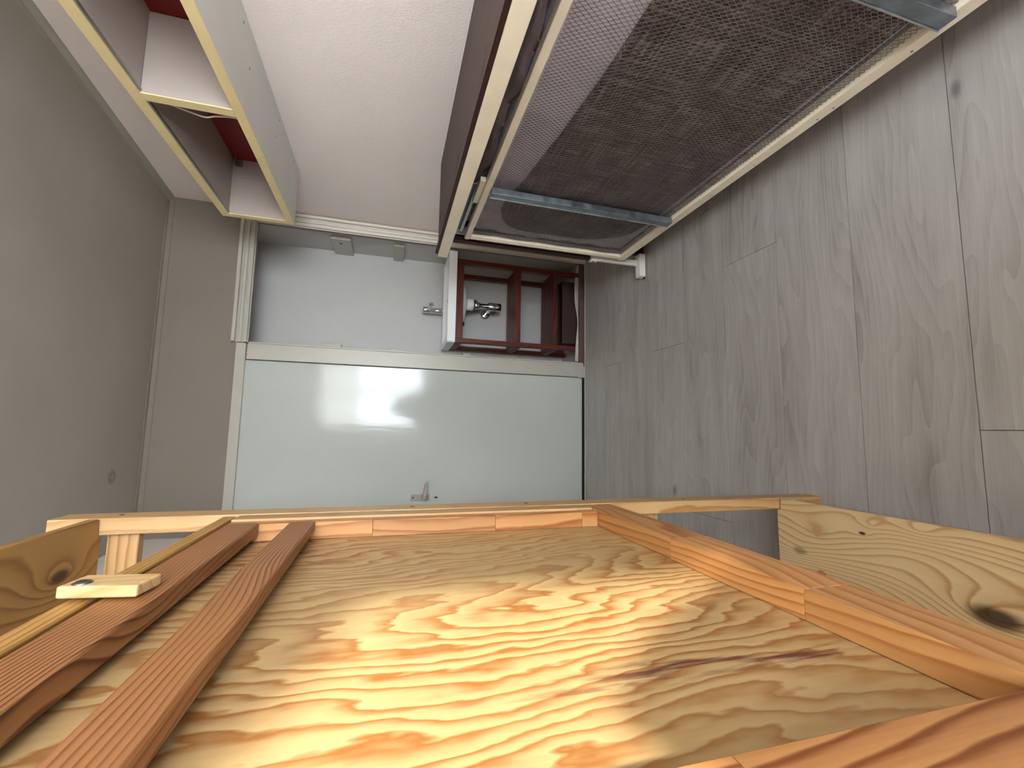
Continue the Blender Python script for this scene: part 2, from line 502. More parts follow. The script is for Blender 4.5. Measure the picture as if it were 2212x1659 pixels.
def smoothcurve(pts, n=8):
    pts = [Vector(p) for p in pts]; out = []
    q = [pts[0] * 2 - pts[1]] + pts + [pts[-1] * 2 - pts[-2]]
    for k in range(1, len(q) - 2):
        for s in range(n):
            t = s / n
            a, b, c, d = q[k - 1], q[k], q[k + 1], q[k + 2]
            out.append(.5 * ((2 * b) + (c - a) * t + (2 * a - 5 * b + 4 * c - d) * t * t + (3 * b - a - 3 * c + d) * t ** 3))
    out.append(pts[-1])
    return out

# ================================================================== the setting
def ceil_z(y): return 2.415 - .09 * (FAR - max(y, 1.1))
NB, NL, NR = 3.0, .44, 1.165        # niche back, left and right inner walls

# floor: subfloor that shows in the joints, planks laid across the room
floor = box('floor', LEFT - .1, RIGHT + .1, NEAR - .1, FAR + .1, -.05, -.003, 'floor_joint')
tag(floor, 'grey oak laminate plank floor', 'floor', kind='structure')
SEAM0, PW = 2.357, .2445
rows = []
y1 = FAR; y0 = SEAM0
while y1 > NEAR + .001:
    rows.append((max(y0, NEAR), y1)); y1 = y0; y0 -= PW
joint_x = {0: [-.4], 1: [.397], 2: [-.42, 1.05], 3: [.403], 4: [-.32, .93], 5: [.655], 6: [-.42, 1.1], 7: [1.12], 8: [.02], 9: [.6], 10: [-.2], 11: [.4], 12: [.1], 13: [.7]}
for r, (a, b) in enumerate(rows):
    xs = [LEFT] + joint_x.get(r, [.3]) + [RIGHT]
    for x0, x1 in zip(xs, xs[1:]):
        box('plank', x0 + .0008, x1 - .0008, a + .0009, b - .0009, -.0025, 0, 'floor', floor)

# far wall around the door and the wash niche
DX0, DX1, DTOP = -.47, .364, 2.0
NX0, NX1, NTOP = .455, 1.14, 1.985
ztop = 2.46
T = .02
wf = boxes('wall_far', [(LEFT - .1, DX0, FAR, FAR + .10, 0, ztop), (DX0, NX0, FAR, FAR + T, DTOP, ztop), (NX0, NX1, FAR, FAR + T, NTOP, ztop),
                        (NX1, RIGHT + .1, FAR, FAR + T, 0, ztop), (DX1, NX0 - .01, FAR, FAR + T, 0, DTOP), (DX0, DX1, FAR + .055, FAR + .10, -.05, DTOP), (DX1, NL - .05, FAR + T, FAR + .10, -.05, ztop), (DX0, DX1, FAR + T, FAR + .10, DTOP, ztop)], 'wall')
tag(wf, 'plain off-white end wall above the door and wash niche', 'wall', kind='structure')
wn = boxes('wall_niche', [(NL - .05, NR + .05, NB, NB + .05, 0, 2.2), (NL - .05, NL, FAR + T, NB, 0, 2.2), (NR, NR + .05, FAR + T, NB, 0, 2.2),
                          (NL, NR, FAR + T, NB, 2.12, 2.2), (NL, NR, FAR + .0, NB, -.05, .012)], 'nichewall')
tag(wn, 'white inner walls of the wash niche', 'wall', kind='structure')
wr = box('wall_right', RIGHT, RIGHT + .1, NEAR - .1, FAR, -.05, 2.5, 'wallpaper')
tag(wr, 'white right wall with woven wallpaper', 'wall', kind='structure')
wl = box('wall_left', LEFT - .1, LEFT, NEAR - .1, FAR, -.05, 2.5, 'wallpaper')
tag(wl, 'plain left wall behind the pine shelving', 'wall', kind='structure')
wb = boxes('wall_near', [(LEFT, WX0, NEAR - .12, NEAR, -.05, 2.5), (WX1, RIGHT, NEAR - .12, NEAR, -.05, 2.5), (WX0, WX1, NEAR - .12, NEAR, -.05, WZ0), (WX0, WX1, NEAR - .12, NEAR, WZ1, 2.5)], 'wallpaper')
tag(wb, 'window wall behind the viewer', 'wall', kind='structure')
# gently sloping ceiling
bm = bmesh.new()
prof_ = [(y, ceil_z(y)) for y in (NEAR - .1, 1.1, FAR + .1)]
sec = [[bm.verts.new((x, y, z + dz)) for y, z in prof_ for dz in (0,)] + [bm.verts.new((x, y, z + .1)) for y, z in reversed(prof_)] for x in (LEFT - .1, RIGHT + .1)]
bm.faces.new(sec[0]); bm.faces.new(list(reversed(sec[1])))
for k in range(6): bm.faces.new((sec[0][k], sec[1][k], sec[1][(k + 1) % 6], sec[0][(k + 1) % 6]))
ce = obj('ceiling', bm_mesh(bm, 'ceiling'), M['ceiling'])
tag(ce, 'grey-white sloping ceiling with a small smudge', 'ceiling', kind='structure')
# cornice strips
sl = math.atan(.09)
def cornice(name, prof, y0, y1, x):
    bm = bmesh.new()
    rings = []
    for y in (y0, y1):
        rings.append([bm.verts.new((x - dx, y, ceil_z(y) - dz)) for dx, dz in prof])
    n = len(prof)
    bm.faces.new(rings[0]); bm.faces.new(list(reversed(rings[1])))
    for k in range(n): bm.faces.new((rings[0][k], rings[0][(k + 1) % n], rings[1][(k + 1) % n], rings[1][k]))
    return obj(name, bm_mesh(bm, name), M['ceiling'])
c1 = cornice('trim_1', [(0, 0), (.030, 0), (.030, .003), (.016, .006), (.006, .020), (0, .024)], 1.1, FAR - .0, RIGHT)
tag(c1, 'painted cornice strip between ceiling and right wall', 'trim', kind='structure')
c2 = prism('trim_2', [(FAR, 2.414), (FAR - .026, 2.412), (FAR - .026, 2.409), (FAR - .014, 2.405), (FAR - .005, 2.390), (FAR, 2.386)], 'X', LEFT, RIGHT - .031, 'wall')
tag(c2, 'painted cornice strip between ceiling and end wall', 'trim', kind='structure')

# ---- door
door = empty('door_1', ((DX0 + DX1) / 2, FAR, 0))
tag(door, 'glossy cream door reflecting the window', 'door', kind='structure')
box('door_panel', DX0 + .002, DX1 - .002, FAR + .006, FAR + .046, .014, DTOP - .003, 'door', door, .0015)
hb = box('handle_plate', -.408, -.372, FAR + .001, FAR + .0065, .985, 1.092, 'handle', door, .004)
lathe('screw_hole', [(.0045, 0), (.0045, .0014)], 'black', hb, (-.389, FAR + .0002, 1.078), 'Y', 12)
lathe('screw_hole', [(.0045, 0), (.0045, .0014)], 'black', hb, (-.386, FAR + .0002, 1.000), 'Y', 12)
lv = tube('lever', smoothcurve([(-.391, FAR + .002, 1.018), (-.391, FAR - .035, 1.018), (-.384, FAR - .048, 1.017), (-.36, FAR - .052, 1.014), (-.325, FAR - .050, 1.011), (-.292, FAR - .048, 1.008)], 6),
          [.011] * 8 + [.013] * 6 + [.0135] * 5 + [.012] * 4 + [.010] * 4 + [.008, .0065, .005, .003], 'handle', door, 12)
box('keyhole', -.396, -.386, FAR + .0045, FAR + .0065, .938, .955, 'black', door, .001)
box('door_gap_shade', DX0 + .01, DX1, FAR + .008, FAR + .05, 0, .0135, 'black', door)  # solid black strip painted in for the shade under the door

# ---- casings
M['casing'] = paint('casing_cream', s2l(212, 207, 192), .35, .05, 8)
def casing(name, x0, x1, z0, z1, vert, lab, ridges=3, mat='casing'):
    e = empty(name, ((x0 + x1) / 2, FAR, z0))
    tag(e, lab, 'trim', kind='structure')
    box('casing_board', x0, x1, FAR - .008, FAR - .0005, z0, z1, mat, e, .001)
    for k in range(ridges):
        if vert:
            w = (x1 - x0) / ridges
            a = x0 + k * w + .004; b = x0 + (k + 1) * w - .006
            d = (.026, .014, .030)[k % 3]
            box('moulding', a, b, FAR - d, FAR - .0085, z0, z1, mat, e, .004)
        else:
            w = (z1 - z0) / ridges
            a = z0 + k * w + .004; b = z0 + (k + 1) * w - .006
            d = (.026, .014, .030)[k % 3]
            box('moulding', x0, x1, FAR - d, FAR - .0085, a, b, mat, e, .004)
    return e
casing('trim_3', NX1, RIGHT - .003, 0, 2.07, True, 'moulded casing at the right side of the wash niche')
casing('trim_4', NX0 - .0, NX1, NTOP, 2.07, False, 'moulded casing over the wash niche', mat='trim')
e = empty('trim_5', (.41, FAR, 0)); tag(e, 'flat white post between door and wash niche', 'trim', kind='structure')
box('casing_board', DX1 + .001, NX0 - .004, FAR - .016, FAR - .0005, .012, NTOP, 'trim', e, .002)
box('inner_lip', NX0 - .003, NX0 + .006, FAR - .010, FAR + .019, .012, NTOP - .002, 'trim', e, .002)
box('foot_block', DX1 - .004, NX0 - .02, FAR - .020, FAR - .0165, .004, .055, 'trim', e, .001)
e = empty('trim_6', (-.05, FAR, DTOP)); tag(e, 'narrow white head casing over the door', 'trim', kind='structure')
box('casing_board', DX0 - .06, NX0 - .004, FAR - .014, FAR - .0005, DTOP - .008, DTOP + .04, 'trim', e, .002)
e = empty('trim_7', (DX0 - .03, FAR, 0)); tag(e, 'white casing along the handle side of the door', 'trim', kind='structure')
box('casing_board', DX0 - .055, DX0 - .001, FAR - .014, FAR - .0005, 0, DTOP - .009, 'trim', e, .002)
# threshold under the niche and door
e = empty('trim_8', (.8, FAR, 0)); tag(e, 'brown threshold board with a pale edge strip below the wash niche', 'threshold', kind='structure')
box('threshold_board', NX0 - .02, NX1, FAR - .004, FAR + .02, .0, .034, 'thresh', e, .002)
box('edge_strip', DX0, NX1 + .03, FAR - .016, FAR - .0125, .0, .004, 'lino', e)

# ---- window behind the camera
win = empty('window_1', ((WX0 + WX1) / 2, NEAR, WZ0)); tag(win, 'two-light white window behind the viewer', 'window', kind='structure')
for a, b, c_, d_ in ((WX0, WX0 + .03, WZ0, WZ1), (WX1 - .03 + .03 - .012, WX1, WZ0, WZ1), (.50, .55, WZ0, WZ1), (WX0, WX1, WZ0, WZ0 + .03), (WX0, WX1, WZ1 - .04, WZ1)):
    box('window_frame', a, b, NEAR - .10, NEAR - .06, c_, d_, 'whitepaint', win, .003)
for a, b in ((WX0 + .031, .504), (.551, WX1 - .013)):
    box('pane', a, b, NEAR - .082, NEAR - .078, WZ0 + .031, WZ1 - .041, 'glass', win)
box('window_sill', WX0 - .04, WX1 + .04, NEAR - .055, NEAR + .17, WZ0 - .03, WZ0 - .001, 'whitepaint', win, .004)
bl = empty('sun_trim_blind', (.47, NEAR + .01, 2.22)); tag(bl, 'white roller blind added out of view to trim the top of the sun patch', 'blind')
BLZ = 1.645  # unseen blind put in to cut off the top of the sun patch
box('blind_cloth', WX0 + .0, WX1 + .03, NEAR + .012, NEAR + .0135, BLZ, 2.185, 'blind', bl)
lathe('roller', [(.02, 0), (.02, WX1 - WX0 + .05)], 'whitepaint', bl, (WX0 - .01, NEAR + .036, 2.20), 'X', 16)
box('hem_bar', WX0, WX1 + .03, NEAR + .010, NEAR + .0118, BLZ, BLZ + .02, 'whitepaint', bl)

# unseen pear-shaped blocker, added to shade the table flap and near floor
bm = bmesh.new(); N = 36; rings = []
for z, r in [(.0, .30), (.03, .345), (.15, .375), (.4, .38), (.62, .355), (.76, .30), (.85, .235), (.92, .18), (1.0, .142), (1.07, .115), (1.13, .09), (1.18, .066), (1.215, .036), (1.23, .012)]:
    rings.append([bm.verts.new(((r + .006 * math.sin(5 * k * 2 * math.pi / N + z * 7)) * math.cos(2 * math.pi * k / N), (r + .006 * math.sin(4 * k * 2 * math.pi / N + z * 5)) * .66 * math.sin(2 * math.pi * k / N), z)) for k in range(N)])
for a_, b_ in zip(rings, rings[1:]):
    for k in range(N): bm.faces.new((a_[k], a_[(k + 1) % N], b_[(k + 1) % N], b_[k]))
bm.faces.new(list(reversed(rings[0]))); bm.faces.new(rings[-1])
M['blocker'] = paint('blocker_cloth', s2l(96, 94, 96), .9, .2, 14)
blocker = empty('shadow_blocker', (.28, -.45, 0)); tag(blocker, 'unseen pear-shaped grey blocker added to cast the shadow of the viewer', 'shadow blocker')
obj('blocker_body', bm_mesh(bm, 'blocker_body'), M['blocker'], blocker, (.28, -.45, 0), True)
tube('blocker_strap', smoothcurve([(.28, -.50, 1.20), (.28, -.49, 1.225), (.28, -.45, 1.242), (.28, -.41, 1.225), (.28, -.40, 1.20)], 5), .005, 'blocker', blocker, 8)

# ================================================================== wash niche contents
SX0, SX1, SY0, SY1 = .545, 1.085, 2.672, 2.962
ws = empty('washstand', ((SX0 + SX1) / 2, (SY0 + SY1) / 2, .012))
tag(ws, 'dark red-brown wooden washstand with two slatted shelves under the basin', 'washstand')
PT = .030
for x in (SX0, SX1 - PT):
    for y in (SY0, SY1 - PT):
        box('leg', x, x + PT, y, y + PT, .012, .862, 'mahog', ws, .002)
for y, yy in ((SY0 + .001, SY0 + PT - .004), (SY1 - PT + .004, SY1 - .001)):
    box('top_rail', SX0 + PT, SX1 - PT, y, yy, .815, .861, 'mahogX', ws, .002)
for x in (SX0 + .002, SX1 - PT + .002):
    box('side_rail', x, x + .026, SY0 + PT, SY1 - PT, .815, .861, 'mahogX', ws, .002)
for z in (.445, .185):
    box('shelf_rail', SX0 + PT, SX1 - PT, SY0 + .002, SY0 + .026, z - .008, z + .024, 'mahogX', ws, .002)
    n = 3
    w = (SY1 - PT - SY0 - .03) / n
    for k in range(n):
        box('shelf_slat', SX0 + .005, SX1 - .005, SY0 + .031 + k * w, SY0 + .029 + (k + 1) * w, z, z + .018, 'mahogX', ws, .002)
    for x in (SX0 + .003, SX1 - .021):
        box('shelf_bearer', x, x + .018, SY0 + PT, SY1 - PT, z - .026, z - .0005, 'mahogX', ws, .002)
box('shade_panel', SX0 + PT, SX1 - PT, SY1 - .016, SY1 - .004, .02, .17, 'darkbrown', ws, .002)  # dark panel put in for the shade under the lowest shelf
bx = empty('wooden_box', (.80, 2.80, .012)); tag(bx, 'dark wooden box on the niche floor under the lowest washstand shelf', 'box')
box('side', .60, 1.03, 2.715, 2.725, .0125, .13, 'darkbrown', bx, .002)
box('side', .60, 1.03, 2.905, 2.915, .0125, .13, 'darkbrown', bx, .002)
box('end', .60, .61, 2.7255, 2.9045, .0125, .13, 'darkbrown', bx, .002)
box('end', 1.02, 1.03, 2.7255, 2.9045, .0125, .13, 'darkbrown', bx, .002)
box('bottom', .6105, 1.0195, 2.7255, 2.9045, .0125, .022, 'darkbrown', bx)

# loose pale floor covering edge, curling along the niche
bm = bmesh.new(); N = 40; vs = []
for k in range(N + 1):
    u = k / N; x = .475 + u * .66
    y = 2.672 - .010 * math.sin(u * 7) - .004 * math.sin(u * 19)
    zt = .048 + .008 * math.sin(u * 9 + 1)
    vs.append([bm.verts.new((x - .8, y - 2.667, -.018)), bm.verts.new((x - .8, y - 2.667, zt - .0305)),
               bm.verts.new((x - .8, y - 2.6645, zt - .0305)), bm.verts.new((x - .8, y - 2.6645, -.018))])
for a, b in zip(vs, vs[1:]):
    for q in range(4): bm.faces.new((a[q], b[q], b[(q + 1) % 4], a[(q + 1) % 4]))
bm.faces.new(vs[0]); bm.faces.new(list(reversed(vs[-1])))
ln = obj('floor_covering_edge', bm_mesh(bm, 'floor_covering_edge'), M['lino'], None, (.8, 2.667, .0305))
tag(ln, 'pale curled edge of floor covering at the foot of the washstand', 'floor covering')

# basin: slab with a sunken bowl, underside bowl visible beneath
bs = empty('wash_basin', (.835, 2.81, .863)); tag(bs, 'white ceramic wash basin set on the dark washstand', 'basin')
BX0, BX1, BY0, BY1, BZ0, BZ1 = .541, 1.128, 2.650, 2.985, .8635, .914
bm = bmesh.new()
def loop(x0, x1, y0, y1, z, r, n=6):
    out = []
    for (cx, cy, a0) in ((x1 - r, y1 - r, 0), (x0 + r, y1 - r, 90), (x0 + r, y0 + r, 180), (x1 - r, y0 + r, 270)):
        for k in range(n + 1):
            a = math.radians(a0 + 90 * k / n)
            out.append(bm.verts.new((cx + r * math.cos(a) - .835, cy + r * math.sin(a) - 2.81, z - .863)))
    return out
L = [loop(BX0 + .02, BX1 - .02, BY0 + .02, BY1 - .02, BZ0, .02), loop(BX0, BX1, BY0, BY1, BZ0 + .0001, .012), loop(BX0, BX1, BY0, BY1, BZ1 - .004, .012), loop(BX0 + .004, BX1 - .004, BY0 + .004, BY1 - .004, BZ1, .012),
     loop(BX0 + .026, BX1 - .026, BY0 + .024, BY1 - .085, BZ1, .03), loop(BX0 + .032, BX1 - .032, BY0 + .030, BY1 - .091, BZ1 - .006, .03), loop(BX0 + .07, BX1 - .07, BY0 + .06, BY1 - .12, BZ1 - .043, .06)]
for a, b in zip(L, L[1:]):
    for k in range(len(a)): bm.faces.new((a[k], a[(k + 1) % len(a)], b[(k + 1) % len(a)], b[k]))
bm.faces.new(list(reversed(L[0]))); bm.faces.new(L[-1])
basin = obj('basin_body', bm_mesh(bm, 'basin_body'), M['ceramic'], bs, (.835, 2.81, .863))
# bowl underside
prof = [(.195, .0), (.190, -.02), (.165, -.05), (.12, -.075), (.06, -.088), (.03, -.09)]
bw = lathe('bowl_underside', prof, 'ceramic', bs, (.835, 2.81, .8632), 'Z', 40)
bw.scale = (1.0, .62, 1.0)
lathe('overflow_ring', [(.010, 0), (.010, .003)], 'screw', bs, (.80, 2.662, .9135), 'Z', 16)
# tap
tp = empty('basin_tap', (.80, 2.915, .914)); tag(tp, 'small chrome pillar tap on the wash basin', 'tap')
lathe('tap_base', [(.024, 0), (.024, .006), (.018, .009), (.018, .075), (.0205, .078), (.0205, .098), (.018, .102)], 'chrome', tp, (.80, 2.915, .9145), 'Z', 24)
tube('spout', smoothcurve([(.80, 2.915, 1.004), (.806, 2.88, 1.010), (.815, 2.835, 1.004), (.818, 2.822, .992)], 6), .013, 'chrome', tp, 12)
lathe('tap_knob', [(.018, 0), (.020, .004), (.020, .026), (.016, .030)], 'chrome', tp, (.80, 2.915, 1.0175), 'Z', 20)
tube('tap_lever', [(.80, 2.915, 1.044), (.812, 2.905, 1.054)], .004, 'chrome', tp, 8)
# drain and bottle trap
dr = empty('bottle_trap', (.832, 2.81, .773)); tag(dr, 'chrome bottle trap with white collar below the basin', 'trap')
lathe('white_collar', [(.036, 0), (.038, -.006), (.038, -.040), (.030, -.046)], 'plastic_white', dr, (.832, 2.81, .7725), 'Z', 28)
lathe('tail_pipe', [(.026, 0), (.026, -.028), (.022, -.034), (.022, -.040), (.0165, -.042), (.0165, -.10)], 'chrome', dr, (.832, 2.81, .726), 'Z', 24)
lathe('trap_cup', [(.024, 0), (.0265, -.004), (.0265, -.082), (.024, -.086)], 'chrome', dr, (.832, 2.81, .626), 'Z', 28)
tube('outlet_pipe', [(.832, 2.81, .606), (.826, 2.88, .606), (.822, 2.985, .606)], .016, 'chrome', dr, 14)
lathe('wall_rosette', [(.034, 0), (.034, -.006), (.026, -.018), (.018, -.02)], 'chrome', dr, (.822, 2.998, .606), 'Y', 24)
# stop valve and hoses
sv = empty('stop_valve', (.872, 2.99, .70)); tag(sv, 'small chrome stop valve on the wall beside the trap', 'valve')
tube('valve_body', [(.885, 2.999, .70), (.885, 2.955, .70)], .011, 'chrome', sv, 12)
tube('valve_knob', [(.885, 2.955, .70), (.905, 2.935, .678)], .014, 'chrome', sv, 12)
hs = tube('water_hose', smoothcurve([(.885, 2.95, .712), (.862, 2.93, .775), (.84, 2.955, .81), (.78, 2.96, .80), (.735, 2.945, .765), (.70, 2.955, .80), (.69, 2.97, .845)], 8), .0065, 'blackrubber', None, 8)
tag(hs, 'black flexible water hose looping under the basin', 'hose')
# shelf cleats on the niche walls
def cleat(name, x0, x1, y0, y1, z0, z1, lab, hole=None):
    o = box(name, x0, x1, y0, y1, z0, z1, 'trim', None, .003)
    tag(o, lab, 'block', 'wall blocks in the wash niche')
    if hole: lathe('screw_hole', [(.008, 0), (.008, .001)], 'black', o, hole, 'X', 14)
cleat('wall_block', NR - .022, NR - .0005, 2.75, 2.999, 1.505, 1.622, 'wide white block with a black hole on the right niche wall', (NR - .0228, 2.81, 1.568))
cleat('wall_block', NR - .02, NR - .0005, 2.75, 2.999, 1.185, 1.25, 'small white block lower on the right niche wall, above the basin')
cleat('wall_block', NL + .0005, NL + .062, 2.75, 2.80, 1.525, 1.63, 'white block high on the left niche wall beside the door post')
cleat('wall_block', NL + .0005, NL + .056, 2.75, 2.80, 1.19, 1.245, 'small white block midway up the left niche wall')
cleat('wall_block', NL + .0005, NL + .056, 2.75, 2.80, .745, .795, 'small white block on the left niche wall below basin height')

# ================================================================== wall shelf unit (right, near the ceiling)
UX0, UX1, UY0, UY1, UZ0, UZ1 = .943, 1.2195, .10, 2.166, 1.70, 1.995
un = empty('wall_shelf_unit', (1.08, 1.15, UZ0)); tag(un, 'long white open wall shelf with cream edges and red back near the ceiling', 'shelf')
box('bottom_board', UX0 + .004, UX1, UY0, UY1, UZ0, UZ0 + .029, 'unitunder', un, .001)
box('top_board', UX0 + .004, UX1, UY0, UY1, UZ1 - .032, UZ1, 'unitshaded', un, .001)
box('end_panel', UX0 + .004, UX1, UY1 - .031, UY1 - .0005, UZ0 + .0295, UZ1 - .0325, 'unitshaded', un, .001)
box('end_panel', UX0 + .004, UX1, UY0 + .0005, UY0 + .031, UZ0 + .0295, UZ1 - .0325, 'unitshaded', un, .001)
for y in (1.404, .735):
    dv = box('divider', UX0 + .004, UX1 - .018, y, y + .032, UZ0 + .0295, UZ1 - .0325, 'unitshaded', un, .001)
    box('edge_strip', UX0, UX0 + .0035, y, y + .032, UZ0 + .0295, UZ1 - .0325, 'creamyellow', dv)
box('back_panel', UX1 - .016, UX1 - .006, UY0 + .0315, UY1 - .0315, UZ0 + .0295, UZ1 - .0325, 'red', un)
box('edge_strip', UX0, UX0 + .0035, UY0, UY1, UZ0, UZ0 + .029, 'creamyellow', un)
box('edge_strip', UX0, UX0 + .0035, UY0, UY1, UZ1 - .032, UZ1, 'creamyellow', un)
box('edge_strip', UX0, UX0 + .0035, UY1 - .031, UY1, UZ0 + .0295, UZ1 - .0325, 'creamyellow', un)
box('lip_strip', UX0 + .004, UX0 + .012, UY0 + .032, UY1 - .032, UZ1 - .036, UZ1 - .0325, 'zinc', un)
br = box('angle_bracket', UX1 - .052, UX1 - .017, UY1 - .034, UY1 - .0315, UZ1 - .072, UZ1 - .046, 'zinc', un, .0005)
box('angle_bracket', UX1 - .052, UX1 - .017, UY1 - .062, UY1 - .0345, UZ1 - .048, UZ1 - .046, 'zinc', un, .0005)
box('inner_cleat', UX1 - .10, UX1 - .085, UY1 - .036, UY1 - .0315, UZ0 + .03, UZ1 - .075, 'unitshaded', un, .001)
for x, y in ((1.18, 1.34), (1.10, 1.42), (1.10, 1.75), (1.19, 2.05), (1.19, 1.78), (.99, 2.13), (1.19, .8), (1.10, .75)):
    lathe('screw', [(.0035, 0), (.003, -.0012)], 'screw', un, (x, y, UZ0 - .0002), 'Z', 10)
cb = tube('cable', smoothcurve([(1.0, 1.4415, 1.955), (.962, 1.452, 1.918), (.957, 1.474, 1.862), (.955, 1.481, 1.828), (.955, 1.470, 1.80), (.955, 1.460, 1.765), (.955, 1.4575, 1.7325)], 8), .0028, 'cable', None, 8)
tag(cb, 'thin white cable drooping beside the divider of the wall shelf', 'cable')

# ================================================================== folding bed along the right wall
CB_Y0, CB_Y1 = -.16, 1.956
cab = empty('bed_cabinet', (1.0, .9, 0)); tag(cab, 'long brown shelf with cream front edge enclosing the folded bed', 'cabinet')
SFX = .786
box('shelf_top', SFX + .0105, RIGHT - .001, CB_Y0, 1.915, 1.032, 1.058, 'shelf_top', cab, .001)
box('brown_edge', SFX + .0005, SFX + .010, CB_Y0, 1.915, 1.030, 1.0695, 'cab_dark', cab, .001)
box('front_trim', SFX - .012, SFX, 1.335, 1.915, 1.016, 1.057, 'cream', cab, .001)
box('front_trim', SFX - .012, SFX, CB_Y0, 1.334, 1.016, 1.057, 'cream', cab, .001)
box('under_trim', SFX + .001, SFX + .03, CB_Y0, 1.915, 1.013, 1.0295, 'cream', cab, .001)
box('end_panel', .868, RIGHT - .001, 1.926, 1.956, .303, 1.0155, 'cab_darkZ', cab, .002)
box('end_panel', .885, RIGHT - .001, CB_Y0, CB_Y0 + .025, .245, 1.0155, 'cab_darkZ', cab, .002)
box('end_support', .925, RIGHT - .001, 1.927, 1.955, .0, .3025, 'cab_darkZ', cab, .002)
box('end_support', .925, RIGHT - .001, CB_Y0 + .001, CB_Y0 + .025, .0, .2445, 'cab_darkZ', cab, .002)

BEDY0, BEDY1 = -.06, 1.888
bed = empty('folding_bed', (.88, .92, 0)); tag(bed, 'cream steel folding bed tipped up on its side against the right wall', 'bed')
box('top_bar', .860, .890, BEDY0, BEDY1, .921, .945, 'cream', bed, .003)
bb = box('bottom_bar', .860, .897, BEDY0, BEDY1, .140, .177, 'cream', bed, .003)
box('lip', .8585, .8595, BEDY0, BEDY1 - .003, .166, .176, 'cream', bb)
for y in (BEDY1 - .034, BEDY0 + .001):
    eb = box('end_bar', .862, .892, y, y + .033, .1775, .9205, 'cream', bed, .003)
    box('lip', .8595, .8615, y + .012, y + .019, .178, .920, 'cream', eb)
for y in (1.445, .525, -.02):
    cbq = box('cross_bar', .842, .8655, y, y + .030, .178, .9205, 'galv', bed, .001)
    box('flange', .840, .8658, y + .0305, y + .034, .178, .9205, 'galvlight', cbq)
for k, y in enumerate((.62, .8, .845, 1.06, 1.25, 1.55, 1.7)):
    lathe('rivet', [(.0025, 0), (.002, -.001)], 'screw', bed, (.8598, y, .152), 'X', 8)

# wire net: interlocked zigzag wires, too fine to count
def wire_net(y0, y1, z0, z1, x, pitch, step, r):
    nz = int((z1 - z0) / pitch); ny = int((y1 - y0) / step)
    V = []; F = []
    base = 0
    off = np.array([(math.cos(a), math.sin(a)) for a in (math.pi / 2, math.pi * 7 / 6, math.pi * 11 / 6)]) * r
    ks = np.arange(ny + 1)
    for i in range(nz + 1):
        zc = z0 + i * pitch
        ph = i % 2
        zz = zc + np.where((ks + ph) % 2 == 0, .56, -.56) * pitch
        zz = np.clip(zz, z0 - .002, z1 + .002)
        yy = y0 + ks * step
        sag = .006 * np.sin((yy - y0) / (y1 - y0) * 9.0) + .004 * np.sin(zc * 30)
        xx = x + .0011 * np.where((ks + ph) % 2 == 0, 1, -1) + sag * .35
        ring = np.stack([np.stack([xx + o[0], yy, zz + o[1]], 1) for o in off], 1).reshape(-1, 3)
        V.append(ring)
        a = base + ks[:-1] * 3
        for q in range(3):
            q2 = (q + 1) % 3
            F.append(np.stack([a + q, a + q2, a + 3 + q2, a + 3 + q], 1))
        base += len(ring)
    V = np.concatenate(V); F = np.concatenate(F)
    me = bpy.data.meshes.new('wire_mesh')
    me.vertices.add(len(V)); me.vertices.foreach_set('co', V.ravel())
    me.loops.add(F.size); me.loops.foreach_set('vertex_index', F.ravel())
    me.polygons.add(len(F)); me.polygons.foreach_set('loop_start', np.arange(len(F)) * 4)
    me.update(calc_edges=True); me.validate()
    return me
CY, CZ = (BEDY0 + BEDY1) / 2, .55
me = wire_net(BEDY0 + .036 - CY, BEDY1 - .036 - CY, .180 - CZ, .918 - CZ, 0, .0096, .0060, .0011)
nt = obj('wire_mesh', me, M['wire'], bed, (.872, CY, CZ)); nt['kind'] = 'stuff'

# mattress: pale body, brown ticking showing through the net
mat_ = empty('mattress', (.95, .92, .15)); tag(mat_, 'pale mattress with brown patterned underside behind the wire bed mesh', 'mattress')
bm = bmesh.new()
NYm, NZm = 80, 36
def mx(u, v):   # front surface of the mattress
    eu = min(u, 1 - u) * 1.85; ev = min(v, 1 - v) * .72
    e = min(1, eu / .012) ; e2 = min(1, ev / .012)
    rnd_ = (1 - (1 - e) ** 2) * (1 - (1 - e2) ** 2)
    wr = .004 * math.sin(u * 37 + v * 9) * (v > .5) + .003 * math.sin(v * 40 + u * 5)
    return -.05 * rnd_ + wr * rnd_
grid = [[bm.verts.new((mx(i / NYm, j / NZm), -.965 + 1.93 * i / NYm, -.385 + .77 * j / NZm)) for j in range(NZm + 1)] for i in range(NYm + 1)]
grid2 = [[bm.verts.new((.06 + .03 * (abs(mx(i / NYm, j / NZm)) / .05), -.965 + 1.93 * i / NYm, -.385 + .77 * j / NZm)) for j in range(NZm + 1)] for i in range(NYm + 1)]
for i in range(NYm):
    for j in range(NZm):
        bm.faces.new((grid[i][j], grid[i][j + 1], grid[i + 1][j + 1], grid[i + 1][j]))
        bm.faces.new((grid2[i][j], grid2[i + 1][j], grid2[i + 1][j + 1], grid2[i][j + 1]))
for i in range(NYm):
    for j in (0, NZm):
        bm.faces.new((grid[i][j], grid[i + 1][j], grid2[i + 1][j], grid2[i][j]))
for j in range(NZm):
    for i in (0, NYm):
        bm.faces.new((grid[i][j], grid[i][j + 1], grid2[i][j + 1], grid2[i][j]))
body = obj('mattress_body', bm_mesh(bm, 'mattress_body'), M['mattress'], mat_, (.950, .908, .549), True)
outl = [(1.585, .838), (1.64, .838), (1.70, .818), (1.745, .78), (1.768, .73), (1.772, .66), (1.768, .45), (1.755, .376), (1.70, .27), (1.64, .235), (1.56, .222), (.0, .205), (-.0, .745), (.687, .750), (.927, .758), (1.184, .782), (1.358, .802)]
